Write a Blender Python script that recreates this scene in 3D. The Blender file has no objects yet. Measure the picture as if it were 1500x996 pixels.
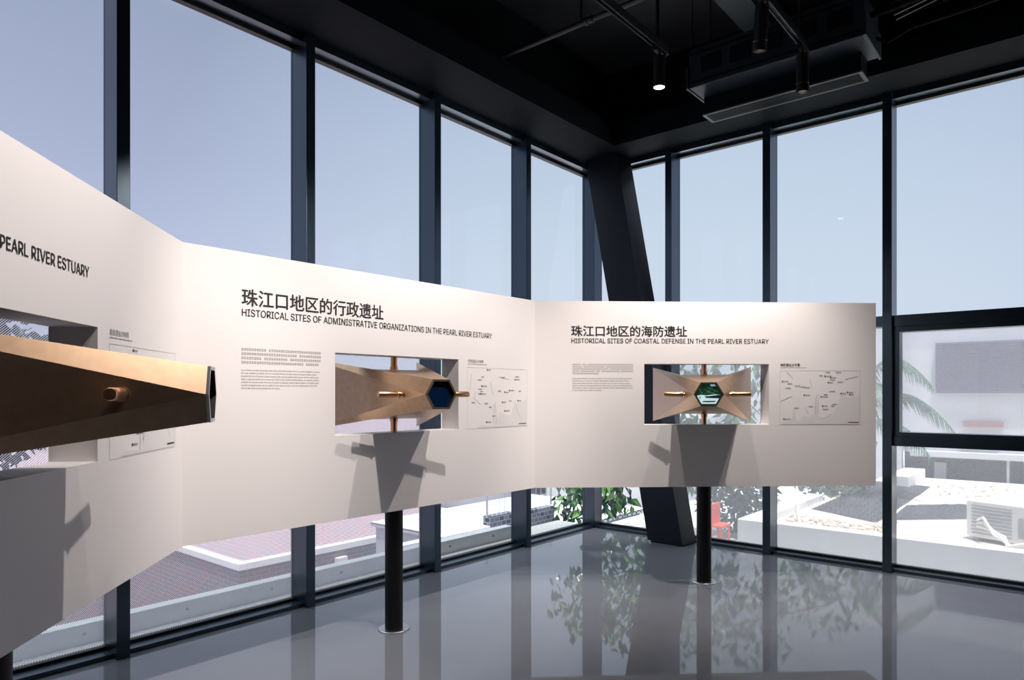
import bpy, bmesh, math, random
from mathutils import Vector, Matrix
random.seed(7)
SC = bpy.context.scene
COL = SC.collection
PI = math.pi

# ------------------------------------------------------------------ camera, sky, sun, exposure
cd = bpy.data.cameras.new('camera'); cam = bpy.data.objects.new('camera', cd); COL.objects.link(cam)
cam.location = (4.230, -6.481, 1.5)
cam.rotation_euler = (PI/2, 0, math.atan2(.6424, .7664))
cd.sensor_width = 36; cd.lens = 1000.9/1500*36; cd.shift_y = (577.5-498)/1500
cd.clip_start = .02; cd.clip_end = 400
SC.camera = cam
SC.view_settings.view_transform = 'Standard'; SC.view_settings.look = 'None'
SC.view_settings.gamma = 1; SC.view_settings.exposure = 0; SC.view_settings.use_curve_mapping = False
SC.cycles.transparent_max_bounces = 24; SC.cycles.max_bounces = 10; SC.cycles.diffuse_bounces = 5
SC.cycles.caustics_reflective = False; SC.cycles.caustics_refractive = False
SC.cycles.sample_clamp_indirect = 4
SC.cycles.use_denoising = True

W = bpy.data.worlds.new('sky'); SC.world = W; W.use_nodes = True
nt = W.node_tree; nt.nodes.clear()
L = nt.links
def N(t, **k):
    q = nt.nodes.new(t)
    for a, v in k.items(): setattr(q, a, v)
    return q
tc = N('ShaderNodeTexCoord'); sx = N('ShaderNodeSeparateXYZ'); L.new(tc.outputs['Generated'], sx.inputs[0])
nz = N('ShaderNodeTexNoise'); nz.inputs['Scale'].default_value = 1.6; nz.inputs['Detail'].default_value = 3
L.new(tc.outputs['Generated'], nz.inputs['Vector'])
ad = N('ShaderNodeMath', operation='MULTIPLY_ADD'); ad.inputs[1].default_value = .10
L.new(nz.outputs['Fac'], ad.inputs[0]); L.new(sx.outputs['Z'], ad.inputs[2])
def ramp(stops):
    r = N('ShaderNodeValToRGB'); e = r.color_ramp.elements
    e[0].position, e[1].position = stops[0][0], stops[-1][0]; e[0].color = (*stops[0][1], 1); e[1].color = (*stops[-1][1], 1)
    for p, c in stops[1:-1]: e.new(p).color = (*c, 1)
    L.new(ad.outputs[0], r.inputs[0]); return r
# hazy sky: lavender over the long window wall, pale blue past the corner, a bright veil overhead
r1 = ramp([(0, (.60, .64, .86)), (.22, (.55, .59, .80)), (.36, (.44, .485, .665)), (.50, (.37, .42, .57)), (.62, (.9, .95, 1.0)), (1, (1.0, 1.0, 1.0))])
r2 = ramp([(0, (.74, .80, .92)), (.25, (.66, .745, .87)), (.40, (.60, .70, .85)), (.52, (.52, .63, .80)), (.62, (.9, .95, 1.0)), (1, (1.0, 1.0, 1.0))])
dp = N('ShaderNodeVectorMath', operation='DOT_PRODUCT'); dp.inputs[1].default_value = (-.42, .91, 0); L.new(tc.outputs['Generated'], dp.inputs[0])
mp = N('ShaderNodeMapRange'); mp.inputs['From Min'].default_value = .70; mp.inputs['From Max'].default_value = .97; L.new(dp.outputs['Value'], mp.inputs['Value'])
mx = N('ShaderNodeMixRGB'); L.new(mp.outputs[0], mx.inputs[0]); L.new(r1.outputs[0], mx.inputs[1]); L.new(r2.outputs[0], mx.inputs[2])
st = N('ShaderNodeMapRange', interpolation_type='SMOOTHSTEP'); st.inputs['From Min'].default_value = .5; st.inputs['From Max'].default_value = .75
st.inputs['To Min'].default_value = 1.0; st.inputs['To Max'].default_value = 2.6; L.new(sx.outputs['Z'], st.inputs['Value'])
bg = N('ShaderNodeBackground'); wo = N('ShaderNodeOutputWorld')
L.new(mx.outputs[0], bg.inputs[0]); L.new(st.outputs[0], bg.inputs[1])
L.new(bg.outputs[0], wo.inputs[0])

sd = bpy.data.lights.new('sun', 'SUN'); sun = bpy.data.objects.new('sun', sd); COL.objects.link(sun)
sd.energy = 7.5; sd.angle = math.radians(.6); sd.color = (1, .96, .9)
_d = Vector((-.16, .15, -1.0)).normalized()
sun.rotation_euler = _d.to_track_quat('-Z', 'Y').to_euler()

# ------------------------------------------------------------------ materials
def mat(name, col, rough=.5, metal=0., spec=.5, noise=0., nscale=8., bump=0., bscale=60., coat=0.):
    m = bpy.data.materials.new(name); m.use_nodes = True
    n = m.node_tree.nodes; l = m.node_tree.links; b = n['Principled BSDF']
    b.inputs['Roughness'].default_value = rough; b.inputs['Metallic'].default_value = metal
    b.inputs['Specular IOR Level'].default_value = spec
    if spec >= 1: b.inputs['IOR'].default_value = 1.6; b.inputs['Specular Tint'].default_value = (.60, .80, .97, 1)
    b.inputs['Coat Weight'].default_value = coat; b.inputs['Coat Roughness'].default_value = .04
    c = (*col, 1)
    t = n.new('ShaderNodeTexCoord')
    if noise > 0:
        z = n.new('ShaderNodeTexNoise'); z.inputs['Scale'].default_value = nscale; z.inputs['Detail'].default_value = 5
        l.new(t.outputs['Object'], z.inputs['Vector'])
        r = n.new('ShaderNodeValToRGB'); l.new(z.outputs['Fac'], r.inputs[0])
        r.color_ramp.elements[0].position = .3; r.color_ramp.elements[1].position = .7
        r.color_ramp.elements[0].color = (*[max(0, x*(1-noise)) for x in col], 1)
        r.color_ramp.elements[1].color = (*[min(1, x*(1+noise)) for x in col], 1)
        l.new(r.outputs[0], b.inputs['Base Color'])
    else:
        b.inputs['Base Color'].default_value = c
    if bump > 0:
        z2 = n.new('ShaderNodeTexNoise'); z2.inputs['Scale'].default_value = bscale; z2.inputs['Detail'].default_value = 3
        l.new(t.outputs['Object'], z2.inputs['Vector'])
        bp = n.new('ShaderNodeBump'); bp.inputs['Strength'].default_value = bump; bp.inputs['Distance'].default_value = .01
        l.new(z2.outputs['Fac'], bp.inputs['Height']); l.new(bp.outputs[0], b.inputs['Normal'])
    return m

def emis(name, col, s):
    m = bpy.data.materials.new(name); m.use_nodes = True
    b = m.node_tree.nodes['Principled BSDF']
    b.inputs['Base Color'].default_value = (*col, 1); b.inputs['Emission Color'].default_value = (*col, 1)
    b.inputs['Emission Strength'].default_value = s
    return m

def brick_mat(name, c1, c2, mortar, sx_=.24, sy_=.075, axis='h', rough=.85):
    m = bpy.data.materials.new(name); m.use_nodes = True
    n = m.node_tree.nodes; l = m.node_tree.links; b = n['Principled BSDF']; b.inputs['Roughness'].default_value = rough
    t = n.new('ShaderNodeTexCoord'); s = n.new('ShaderNodeSeparateXYZ'); cb = n.new('ShaderNodeCombineXYZ')
    l.new(t.outputs['Object'], s.inputs[0])
    if axis == 'h':                       # wall: along = x + y, up = z
        a = n.new('ShaderNodeMath'); l.new(s.outputs['X'], a.inputs[0]); l.new(s.outputs['Y'], a.inputs[1])
        l.new(a.outputs[0], cb.inputs[0]); l.new(s.outputs['Z'], cb.inputs[1])
    else:
        l.new(s.outputs['X'], cb.inputs[0]); l.new(s.outputs['Y'], cb.inputs[1])
    k = n.new('ShaderNodeTexBrick'); l.new(cb.outputs[0], k.inputs['Vector'])
    k.inputs['Scale'].default_value = 1; k.inputs['Brick Width'].default_value = sx_; k.inputs['Row Height'].default_value = sy_
    k.inputs['Mortar Size'].default_value = min(sx_, sy_)*.09; k.inputs['Bias'].default_value = 0
    k.inputs['Color1'].default_value = (*c1, 1); k.inputs['Color2'].default_value = (*c2, 1); k.inputs['Mortar'].default_value = (*mortar, 1)
    l.new(k.outputs['Color'], b.inputs['Base Color'])
    return m

def glass_mat(name, frit, p=.0135, gloss=True):
    m = bpy.data.materials.new(name); m.use_nodes = True
    n = m.node_tree.nodes; l = m.node_tree.links; n.clear()
    o = n.new('ShaderNodeOutputMaterial')
    tr = n.new('ShaderNodeBsdfTransparent'); tr.inputs[0].default_value = (.955, .975, .985, 1)
    gl = n.new('ShaderNodeBsdfGlossy'); gl.inputs['Roughness'].default_value = 0.0
    gl.inputs['Color'].default_value = (.8, .9, 1, 1)
    fr = n.new('ShaderNodeFresnel'); fr.inputs['IOR'].default_value = 1.35
    mx = n.new('ShaderNodeMixShader'); l.new(fr.outputs[0], mx.inputs[0]); l.new(tr.outputs[0], mx.inputs[1]); l.new(gl.outputs[0], mx.inputs[2])
    if not gloss:
        mx = tr
    if not frit:
        l.new(mx.outputs[0], o.inputs[0]); return m
    t = n.new('ShaderNodeTexCoord'); s = n.new('ShaderNodeSeparateXYZ'); l.new(t.outputs['Object'], s.inputs[0])
    def M(op, a, b=None, v=None):
        q = n.new('ShaderNodeMath'); q.operation = op
        l.new(a, q.inputs[0])
        if b is not None: l.new(b, q.inputs[1])
        if v is not None: q.inputs[1].default_value = v
        return q.outputs[0]
    h = M('ADD', s.outputs['X'], s.outputs['Y']); z = s.outputs['Z']
    k = 2*PI/p
    a = M('COSINE', M('MULTIPLY', M('SUBTRACT', h, z), v=k))
    b = M('MULTIPLY', M('COSINE', M('MULTIPLY', M('ADD', h, z), v=k)), v=.55)
    g = M('GREATER_THAN', M('ADD', a, b), v=0.12)
    df = n.new('ShaderNodeBsdfTranslucent'); df.inputs[0].default_value = (.60, .62, .68, 1)
    d2 = n.new('ShaderNodeBsdfDiffuse'); d2.inputs[0].default_value = (.7, .72, .76, 1)
    m2 = n.new('ShaderNodeMixShader'); m2.inputs[0].default_value = .25
    l.new(df.outputs[0], m2.inputs[1]); l.new(d2.outputs[0], m2.inputs[2])
    m3 = n.new('ShaderNodeMixShader'); l.new(g, m3.inputs[0]); l.new(mx.outputs[0], m3.inputs[1]); l.new(m2.outputs[0], m3.inputs[2])
    l.new(m3.outputs[0], o.inputs[0])
    return m

M_ = dict(
    frame=mat('dark_window_frame_paint', (.007, .014, .022), .28, 0, 1.0),
    bead=mat('black_gasket', (.006, .008, .010), .5),
    black=mat('black_ceiling_paint', (.010, .012, .016), .6, 0, .4, noise=.3, nscale=3),
    blackwall=mat('black_wall_paint', (.012, .013, .016), .7),
    steel=mat('black_steel_paint', (.0035, .0065, .010), .7, 0, .08),
    colm=mat('black_column_paint', (.004, .008, .013), .38, 0, .35),
    lampblk=mat('black_lamp_metal', (.010, .010, .012), .35, 0, .5),
    track=mat('dark_track_aluminium', (.030, .036, .043), .4, .5),
    duct=mat('dark_duct_metal', (.018, .028, .040), .45, .3),
    grille=mat('dark_grille_metal', (.06, .065, .075), .4, .4),
    white=mat('white_panel_paint', (.86, .815, .80), .62, 0, .3),
    ink=mat('black_ink', (.012, .011, .011), .6),
    grey=mat('grey_ink', (.33, .31, .305), .6),
    mapg=mat('pale_grey_map_ink', (.775, .74, .725), .7),
    mapl=mat('map_line_grey', (.58, .555, .545), .7),
    bronze=mat('satin_bronze', (.55, .375, .25), .40, 1., noise=.06, nscale=30),
    copper=mat('polished_copper', (.80, .46, .26), .30, 1.),
    darkbr=mat('dark_bronze_rim', (.16, .11, .08), .4, .7),
    silver=mat('brushed_steel', (.55, .56, .58), .3, 1.),
    navy=mat('dark_navy_glass', (.002, .012, .04), .04, 0, .8, coat=.6),
    pole=mat('black_pole_paint', (.003, .003, .004), .5, 0, .3),
    conc=mat('pale_concrete', (.72, .72, .73), .85, noise=.08, nscale=4, bump=.2),
    whitew=mat('white_render', (.80, .80, .82), .8, noise=.04, nscale=3),
    gravel=mat('pale_gravel', (.80, .79, .80), .95, noise=.2, nscale=60),
    dirt=mat('sandy_dirt', (.66, .60, .55), .95, noise=.22, nscale=5, bump=.5, bscale=25),
    painted_shade=mat('dark_painted_shade', (.045, .046, .058), .95, noise=.4, nscale=6, bump=.5, bscale=25),  # dark colour standing in for shade cast on the dirt bed
    rubble=mat('rubble_stone', (.60, .52, .47), .9, noise=.25, nscale=10),
    brick=brick_mat('red_brick', (.26, .11, .12), (.14, .14, .18), (.32, .30, .32)),
    tile=brick_mat('red_roof_tile', (.28, .13, .15), (.16, .14, .18), (.36, .32, .35), .11, .11, 'p'),
    plaza=brick_mat('red_paver', (.24, .10, .12), (.11, .12, .16), (.30, .28, .31), .20, .20, 'p'),
    blocks=brick_mat('grey_block', (.15, .17, .22), (.05, .06, .09), (.26, .28, .34), .09, .06),
    greyw=mat('grey_render', (.42, .44, .50), .85, noise=.1, nscale=2),
    palew=mat('pale_facade', (.55, .57, .63), .85, noise=.06, nscale=2),
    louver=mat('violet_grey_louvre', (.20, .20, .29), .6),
    void=mat('dark_opening', (.05, .06, .085), .7),
    rust=mat('faded_red_paint', (.30, .16, .16), .6),
    shed=mat('ribbed_pale_roof', (.50, .52, .56), .7, noise=.25, nscale=5),
    acw=mat('white_appliance_paint', (.78, .78, .78), .5),
    acd=mat('appliance_grille', (.34, .35, .37), .5),
    galv=mat('galvanised_steel', (.78, .83, .86), .6, 0, noise=.06, nscale=5),
    bark=mat('tree_bark', (.16, .12, .09), .9, noise=.3, nscale=20),
    leaf=mat('dark_green_leaf', (.028, .085, .055), .25, noise=.35, nscale=4),
    leaf2=mat('bright_green_leaf', (.12, .26, .08), .25, noise=.3, nscale=4),
    banana=mat('palm_leaf_green', (.035, .10, .065), .5, noise=.3, nscale=6),
    farleaf=mat('far_tree_leaf', (.022, .05, .045), .8, noise=.4, nscale=3),
    red=mat('red_plastic', (.75, .13, .08), .4),
    lens=emis('warm_lamp_lens', (1, .93, .82), 9.0),
    lensoff=mat('dark_lamp_lens', (.02, .02, .02), .15),
)
M_['clear'] = glass_mat('clear_glass', False); M_['frit'] = glass_mat('dotted_glass', True, gloss=False); M_['through'] = glass_mat('clear_glass_outer', False, gloss=False)

def floor_mat():
    m = mat('polished_grey_floor', (.20, .212, .24), .08, 0, .5, noise=.07, nscale=1.3)
    n = m.node_tree.nodes; l = m.node_tree.links; b = n['Principled BSDF']
    b.inputs['IOR'].default_value = 1.75
    t = n.new('ShaderNodeTexCoord'); z = n.new('ShaderNodeTexNoise'); z.inputs['Scale'].default_value = 2.2; z.inputs['Detail'].default_value = 6
    l.new(t.outputs['Object'], z.inputs['Vector'])
    r = n.new('ShaderNodeMapRange'); r.inputs['To Min'].default_value = .012; r.inputs['To Max'].default_value = .05
    l.new(z.outputs['Fac'], r.inputs['Value']); l.new(r.outputs[0], b.inputs['Roughness'])
    z2 = n.new('ShaderNodeTexNoise'); z2.inputs['Scale'].default_value = 5; z2.inputs['Detail'].default_value = 4
    l.new(t.outputs['Object'], z2.inputs['Vector'])
    bp = n.new('ShaderNodeBump'); bp.inputs['Strength'].default_value = .012; bp.inputs['Distance'].default_value = .01
    l.new(z2.outputs['Fac'], bp.inputs['Height']); l.new(bp.outputs[0], b.inputs['Normal'])
    return m
M_['floor'] = floor_mat()

# ------------------------------------------------------------------ mesh helpers
class MB:
    def __init__(s): s.bm = bmesh.new()
    def face(s, pts, mi=0):
        vs = [s.bm.verts.new(p) for p in pts]
        try: f = s.bm.faces.new(vs); f.material_index = mi; return f
        except ValueError: return None
    def box(s, x0, x1, y0, y1, z0, z1, mi=0, mtx=None):
        c = [Vector((x, y, z)) for z in (z0, z1) for y in (y0, y1) for x in (x0, x1)]
        if mtx is not None: c = [mtx @ v for v in c]
        v = [s.bm.verts.new(p) for p in c]
        for q in ((0, 2, 3, 1), (4, 5, 7, 6), (0, 1, 5, 4), (2, 6, 7, 3), (0, 4, 6, 2), (1, 3, 7, 5)):
            f = s.bm.faces.new([v[i] for i in q]); f.material_index = mi
        return s
    def prism(s, bot, top, mi=0):
        n = len(bot); a = [s.bm.verts.new(p) for p in bot]; b = [s.bm.verts.new(p) for p in top]
        s.bm.faces.new(a[::-1]).material_index = mi; s.bm.faces.new(b).material_index = mi
        for i in range(n):
            f = s.bm.faces.new([a[i], a[(i+1) % n], b[(i+1) % n], b[i]]); f.material_index = mi
        return s
    def tube(s, p0, p1, r0, r1=None, n=24, mi=0, caps=True):
        r1 = r0 if r1 is None else r1
        p0 = Vector(p0); p1 = Vector(p1); d = (p1-p0).normalized()
        u = d.orthogonal().normalized(); w = d.cross(u)
        ra = [s.bm.verts.new(p0+(u*math.cos(2*PI*i/n)+w*math.sin(2*PI*i/n))*r0) for i in range(n)]
        rb = [s.bm.verts.new(p1+(u*math.cos(2*PI*i/n)+w*math.sin(2*PI*i/n))*r1) for i in range(n)]
        for i in range(n):
            f = s.bm.faces.new([ra[i], ra[(i+1) % n], rb[(i+1) % n], rb[i]]); f.smooth = True; f.material_index = mi
        if caps:
            s.bm.faces.new(ra[::-1]).material_index = mi; s.bm.faces.new(rb).material_index = mi
        return s
    def lathe(s, base, axis, prof, n=28, mi=0):
        """prof: list of (distance along axis, radius)"""
        b = Vector(base); d = Vector(axis).normalized(); u = d.orthogonal().normalized(); w = d.cross(u)
        rings = [[s.bm.verts.new(b+d*t+(u*math.cos(2*PI*i/n)+w*math.sin(2*PI*i/n))*r) for i in range(n)] for t, r in prof]
        for A, B in zip(rings, rings[1:]):
            for i in range(n):
                f = s.bm.faces.new([A[i], A[(i+1) % n], B[(i+1) % n], B[i]]); f.material_index = mi; f.smooth = True
        s.bm.faces.new(rings[0][::-1]).material_index = mi; s.bm.faces.new(rings[-1]).material_index = mi
        return s
    def path(s, pts, r, n=8, mi=0):
        for a, b in zip(pts, pts[1:]): s.tube(a, b, r, n=n, mi=mi)
        return s
    def build(s, name, mats, parent=None, bevel=0., recalc=True, sharp=35):
        if recalc: bmesh.ops.recalc_face_normals(s.bm, faces=s.bm.faces)
        me = bpy.data.meshes.new(name); s.bm.to_mesh(me); s.bm.free()
        for m in (mats if isinstance(mats, (list, tuple)) else [mats]): me.materials.append(m)
        if any(p.use_smooth for p in me.polygons): me.set_sharp_from_angle(angle=math.radians(sharp))
        o = bpy.data.objects.new(name, me); COL.objects.link(o)
        if parent is not None: o.parent = parent
        if bevel:
            b = o.modifiers.new('bevel', 'BEVEL'); b.width = bevel; b.segments = 2; b.limit_method = 'ANGLE'
        return o

def empty(name, loc=(0, 0, 0)):
    o = bpy.data.objects.new(name, None); COL.objects.link(o); o.location = loc; o.empty_display_size = .1
    return o
def part_of(mb, name, mats, parent, **k):
    """a part (or sub-part) of a thing: geometry given in world coordinates"""
    o = mb.build(name, mats, None, **k)
    o.parent = parent                             # parts sit at the world origin, so only the thing's own place is undone
    if parent.parent is None: o.matrix_parent_inverse = Matrix.Translation(-Vector(parent.location))
    return o
def tag(o, label, cat, group=None, kind=None):
    o['label'] = label; o['category'] = cat
    if group: o['group'] = group
    if kind: o['kind'] = kind
    return o
def struct(o, label=None):
    o['kind'] = 'structure'
    if label: o['label'] = label
    return o

# ------------------------------------------------------------------ room shell
RX, RY, CZ = 9.0, -12.0, 4.85
struct(MB().box(-.14, RX, RY, .12, -.25, 0).build('floor', M_['floor']), 'polished grey floor of the gallery')
struct(MB().box(-.16, RX+.3, RY-.3, .16, CZ, CZ+.3).build('ceiling', M_['black']), 'black painted ceiling')
struct(MB().box(RX, RX+.2, RY, .12, 0, CZ).build('wall_right', M_['blackwall']), 'dark wall behind the viewer')
struct(MB().box(-.14, RX+.2, RY-.2, RY, 0, CZ).build('wall_back', M_['blackwall']), 'dark wall at the end of the gallery')
HEAD = 3.99           # underside of the window head at the room side
# solid wall over the glazing, and solid ends of both glazed walls
LY = [0, -1.235, -2.465, -3.70, -4.925, -6.155, -7.385, -8.615]
RXs = [0, .94, 1.945, 2.955, 3.965, 4.975, 5.985, 6.995, 8.005]  # farthest bays lie out of view, added for daylight fill on the panels
GX, MI = -.12, .05     # glass plane, room-side face of the mullions
struct(MB().box(-.14, .0, RY, LY[-1]-.036, 0, CZ).build('wall_left', M_['blackwall']), 'dark wall beside the long glazed side')
struct(MB().box(RXs[-1]+.036, RX, .0, .14, 0, CZ).build('wall_front', M_['blackwall']), 'dark wall beside the short glazed side')
# perimeter bulkhead with a dropped flange over both glazed walls
bk = MB(); bk.box(-.14, .54, RY, -.46, 4.04, 4.27); bk.box(-.14, .40, RY, -.46, 4.27, CZ)
struct(bk.build('beam_left', M_['steel']), 'black beam along the ceiling over the long window wall')
bk = MB(); bk.box(-.14, RX, -.46, .14, 4.04, 4.27); bk.box(-.14, RX, -.32, .14, 4.27, CZ)
struct(bk.build('beam_front', M_['steel']), 'black beam along the ceiling over the short window wall')
# mullions
n = 0
def trim(mb, label):
    global n
    n += 1
    return struct(mb.build('trim_%d' % n, M_['frame'], bevel=.003), label)
ords = ['corner', 'first', 'second', 'third', 'fourth', 'fifth', 'sixth', 'seventh', 'eighth']
for i, y in enumerate(LY[1:], 1):
    trim(MB().box(-.15, MI, y-.036, y+.036, 0, 4.06), '%s upright of the long window wall from the corner' % ords[i])
for i, x in enumerate(RXs[1:], 1):
    trim(MB().box(x-.036, x+.036, -MI, .15, 0, 4.06), '%s upright of the short window wall from the corner' % ords[i])  # farthest uprights belong to the added bays out of view
trim(MB().box(-.15, .012, -.012, .15, 0, 4.06), 'upright in the corner where both window walls meet')

# windows: sill, head, transoms and panes for each bay
wn = 0
def bay(side, a0, a1, frit, transom, casement=False):
    """a0<a1 along the wall between mullion faces"""
    global wn
    wn += 1
    def B(mb, p0, p1, d0, d1, z0, z1, mi=0):      # d: outward depth from the inner face (0) to the outside (+)
        if side == 'L': mb.box(-d1, -d0, p0, p1, z0, z1, mi)
        else: mb.box(p0, p1, d0, d1, z0, z1, mi)
    fr = MB()
    B(fr, a0, a1, 0, .15, 0, .026); B(fr, a0, a1, .10, .15, .026, .044, 1)      # sill + bead
    B(fr, a0, a1, 0, .15, HEAD, 4.05); B(fr, a0, a1, .10, .15, 3.965, HEAD, 1)  # head + bead
    w = fr.build('window_%d' % wn, [M_['frame'], M_['bead']], bevel=0)
    struct(w)
    def pane(z0, z1, f, p0=a0, p1=a1, d=-GX):
        pm = MB(); B(pm, p0, p1, d, d+.012, z0, z1, 0)
        pm.bm.faces.ensure_lookup_table()
        for q in pm.bm.faces:                     # the room face mirrors, the dots are printed on the outer face
            c = q.calc_center_median(); out = -c.x if side == 'L' else c.y
            if out > d+.0002: q.material_index = 2 if (f and out > d+.011) else 1
        o = pm.build('pane', [M_['clear'], M_['through'], M_['frit']], w)
        return o
    if transom is None:
        pane(.044, 3.965, frit)
    else:
        t0, t1 = transom
        tm = MB(); B(tm, a0, a1, -.0, .15, t0, t1); tm.build('transom', M_['frame'], w)
        pane(t1, 3.965, False)
        if casement:
            c0, c1 = casement
            lm = MB(); B(lm, a0, a1, 0, .15, c0, c1); lm.build('transom', M_['frame'], w)
            cm = MB(); k = .045
            B(cm, a0, a0+k, .015, .14, c1, t0); B(cm, a1-k, a1, .015, .14, c1, t0)
            B(cm, a0+k, a1-k, .015, .14, c1, c1+.035); B(cm, a0+k, a1-k, .015, .14, t0-.05, t0)
            cm.build('casement_frame', M_['frame'], w)
            pane(c1+.035, t0-.05, frit, a0+k, a1-k)
            pane(.044, c0, frit)
        else:
            pane(.044, t0, frit)
    w['label'] = ('%s bay of the %s window wall from the corner' % (ords[wn if side == 'L' else wn-7], 'long' if side == 'L' else 'short'))
for i in range(7):
    hi = LY[i] - (.036 if i else .012); lo = LY[i+1]+.036
    bay('L', lo, hi, i >= 2, (2.09, 2.17))
for i in range(8):
    lo = RXs[i] + (.036 if i else .012); hi = RXs[i+1]-.036
    bay('R', lo, hi, i >= 1, (2.075, 2.165), casement=(1.065, 1.145) if i >= 3 else False)

# leaning steel column
cm = MB()
cm.prism([(.826, -.27, .02), (1.206, -.27, .02), (1.246, -.05, .02), (.866, -.05, .02)],
         [(.826-.188*4.05, -.27, 4.07), (1.206-.188*4.05, -.27, 4.07), (1.246-.188*4.05, -.05, 4.07), (.866-.188*4.05, -.05, 4.07)])
col_ = struct(cm.build('column', M_['colm']), 'leaning black steel column in the corner')
part_of(MB().prism([(.85, -.25, 0), (1.20, -.25, 0), (1.235, -.06, 0), (.88, -.06, 0)],
                   [(.85, -.25, .02), (1.20, -.25, .02), (1.235, -.06, .02), (.88, -.06, .02)]), 'base_plate', M_['bead'], col_)

# ------------------------------------------------------------------ folded white exhibition screen
TH, ZB, ZT = .164, .771, 2.229
OS0, OS1, OZ0, OZ1 = .864, 1.864, 1.26, 1.74
PF = [Vector((2.887, -6.839, 0)), Vector((.921, -4.989, 0)), Vector((.946, -2.289, 0)), Vector((2.951, -.428, 0))]
TT = [(PF[i+1]-PF[i]).normalized() for i in range(3)]
NN = [Vector((t.y, -t.x, 0)) for t in TT]
def miter(i):
    if i == 0: return -NN[0]*TH
    if i == 3: return -NN[2]*TH
    b = (NN[i-1]+NN[i]).normalized(); return -b*(TH/b.dot(NN[i]))
PB = [PF[i]+miter(i) for i in range(4)]
def up(p, z): return Vector((p.x, p.y, z))
screen = empty('exhibition_screen', (.95, -3.6, 0))
tag(screen, 'white folded display screen with three cut-out windows standing before the window walls', 'display screen')
panels = []
heads = ['white panel section at the near end of the screen', 'white middle panel section about administrative organizations', 'white end panel section about coastal defense']
for k in range(3):
    F0, F1, B0, B1, t, nn = PF[k], PF[k+1], PB[k], PB[k+1], TT[k], NN[k]
    m = MB()
    def fp(s, z): return up(F0+t*s, z)
    LEN = (F1-F0).length
    def bp_(s, z): return up(F0+t*s-nn*TH, z)
    o0, o1 = OS0, OS1
    for f, e0, e1 in ((fp, F0, F1), (bp_, B0, B1)):
        a0 = [up(e0, ZB), up(e0, OZ0), up(e0, OZ1), up(e0, ZT)]; a1 = [up(e1, ZB), up(e1, OZ0), up(e1, OZ1), up(e1, ZT)]
        q0 = [f(o0, z) for z in (ZB, OZ0, OZ1, ZT)]; q1 = [f(o1, z) for z in (ZB, OZ0, OZ1, ZT)]
        for i in range(3):
            m.face([a0[i], q0[i], q0[i+1], a0[i+1]]); m.face([q1[i], a1[i], a1[i+1], q1[i+1]])
            if i != 1: m.face([q0[i], q1[i], q1[i+1], q0[i+1]])
    m.face([fp(o0, OZ0), fp(o1, OZ0), bp_(o1, OZ0), bp_(o0, OZ0)]); m.face([fp(o0, OZ1), fp(o1, OZ1), bp_(o1, OZ1), bp_(o0, OZ1)])
    m.face([fp(o0, OZ0), fp(o0, OZ1), bp_(o0, OZ1), bp_(o0, OZ0)]); m.face([fp(o1, OZ0), fp(o1, OZ1), bp_(o1, OZ1), bp_(o1, OZ0)])
    for z in (ZB, ZT):
        m.face([up(F0, z), fp(o0, z), bp_(o0, z), up(B0, z)]); m.face([fp(o0, z), fp(o1, z), bp_(o1, z), bp_(o0, z)]); m.face([fp(o1, z), up(F1, z), up(B1, z), bp_(o1, z)])
    if k == 0: m.face([up(F0, ZB), up(F0, ZT), up(B0, ZT), up(B0, ZB)])
    if k == 2: m.face([up(F1, ZB), up(F1, ZT), up(B1, ZT), up(B1, ZB)])
    bmesh.ops.remove_doubles(m.bm, verts=m.bm.verts, dist=1e-5)
    o = part_of(m, 'panel', M_['white'], screen); o['label'] = heads[k]
    panels.append(o)

def frame(k, s, z, off=.0015):
    o = PF[k]+TT[k]*s+NN[k]*off
    return Matrix(((TT[k].x, 0, NN[k].x, o.x), (TT[k].y, 0, NN[k].y, o.y), (0, 1, 0, z), (0, 0, 0, 1)))

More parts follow.
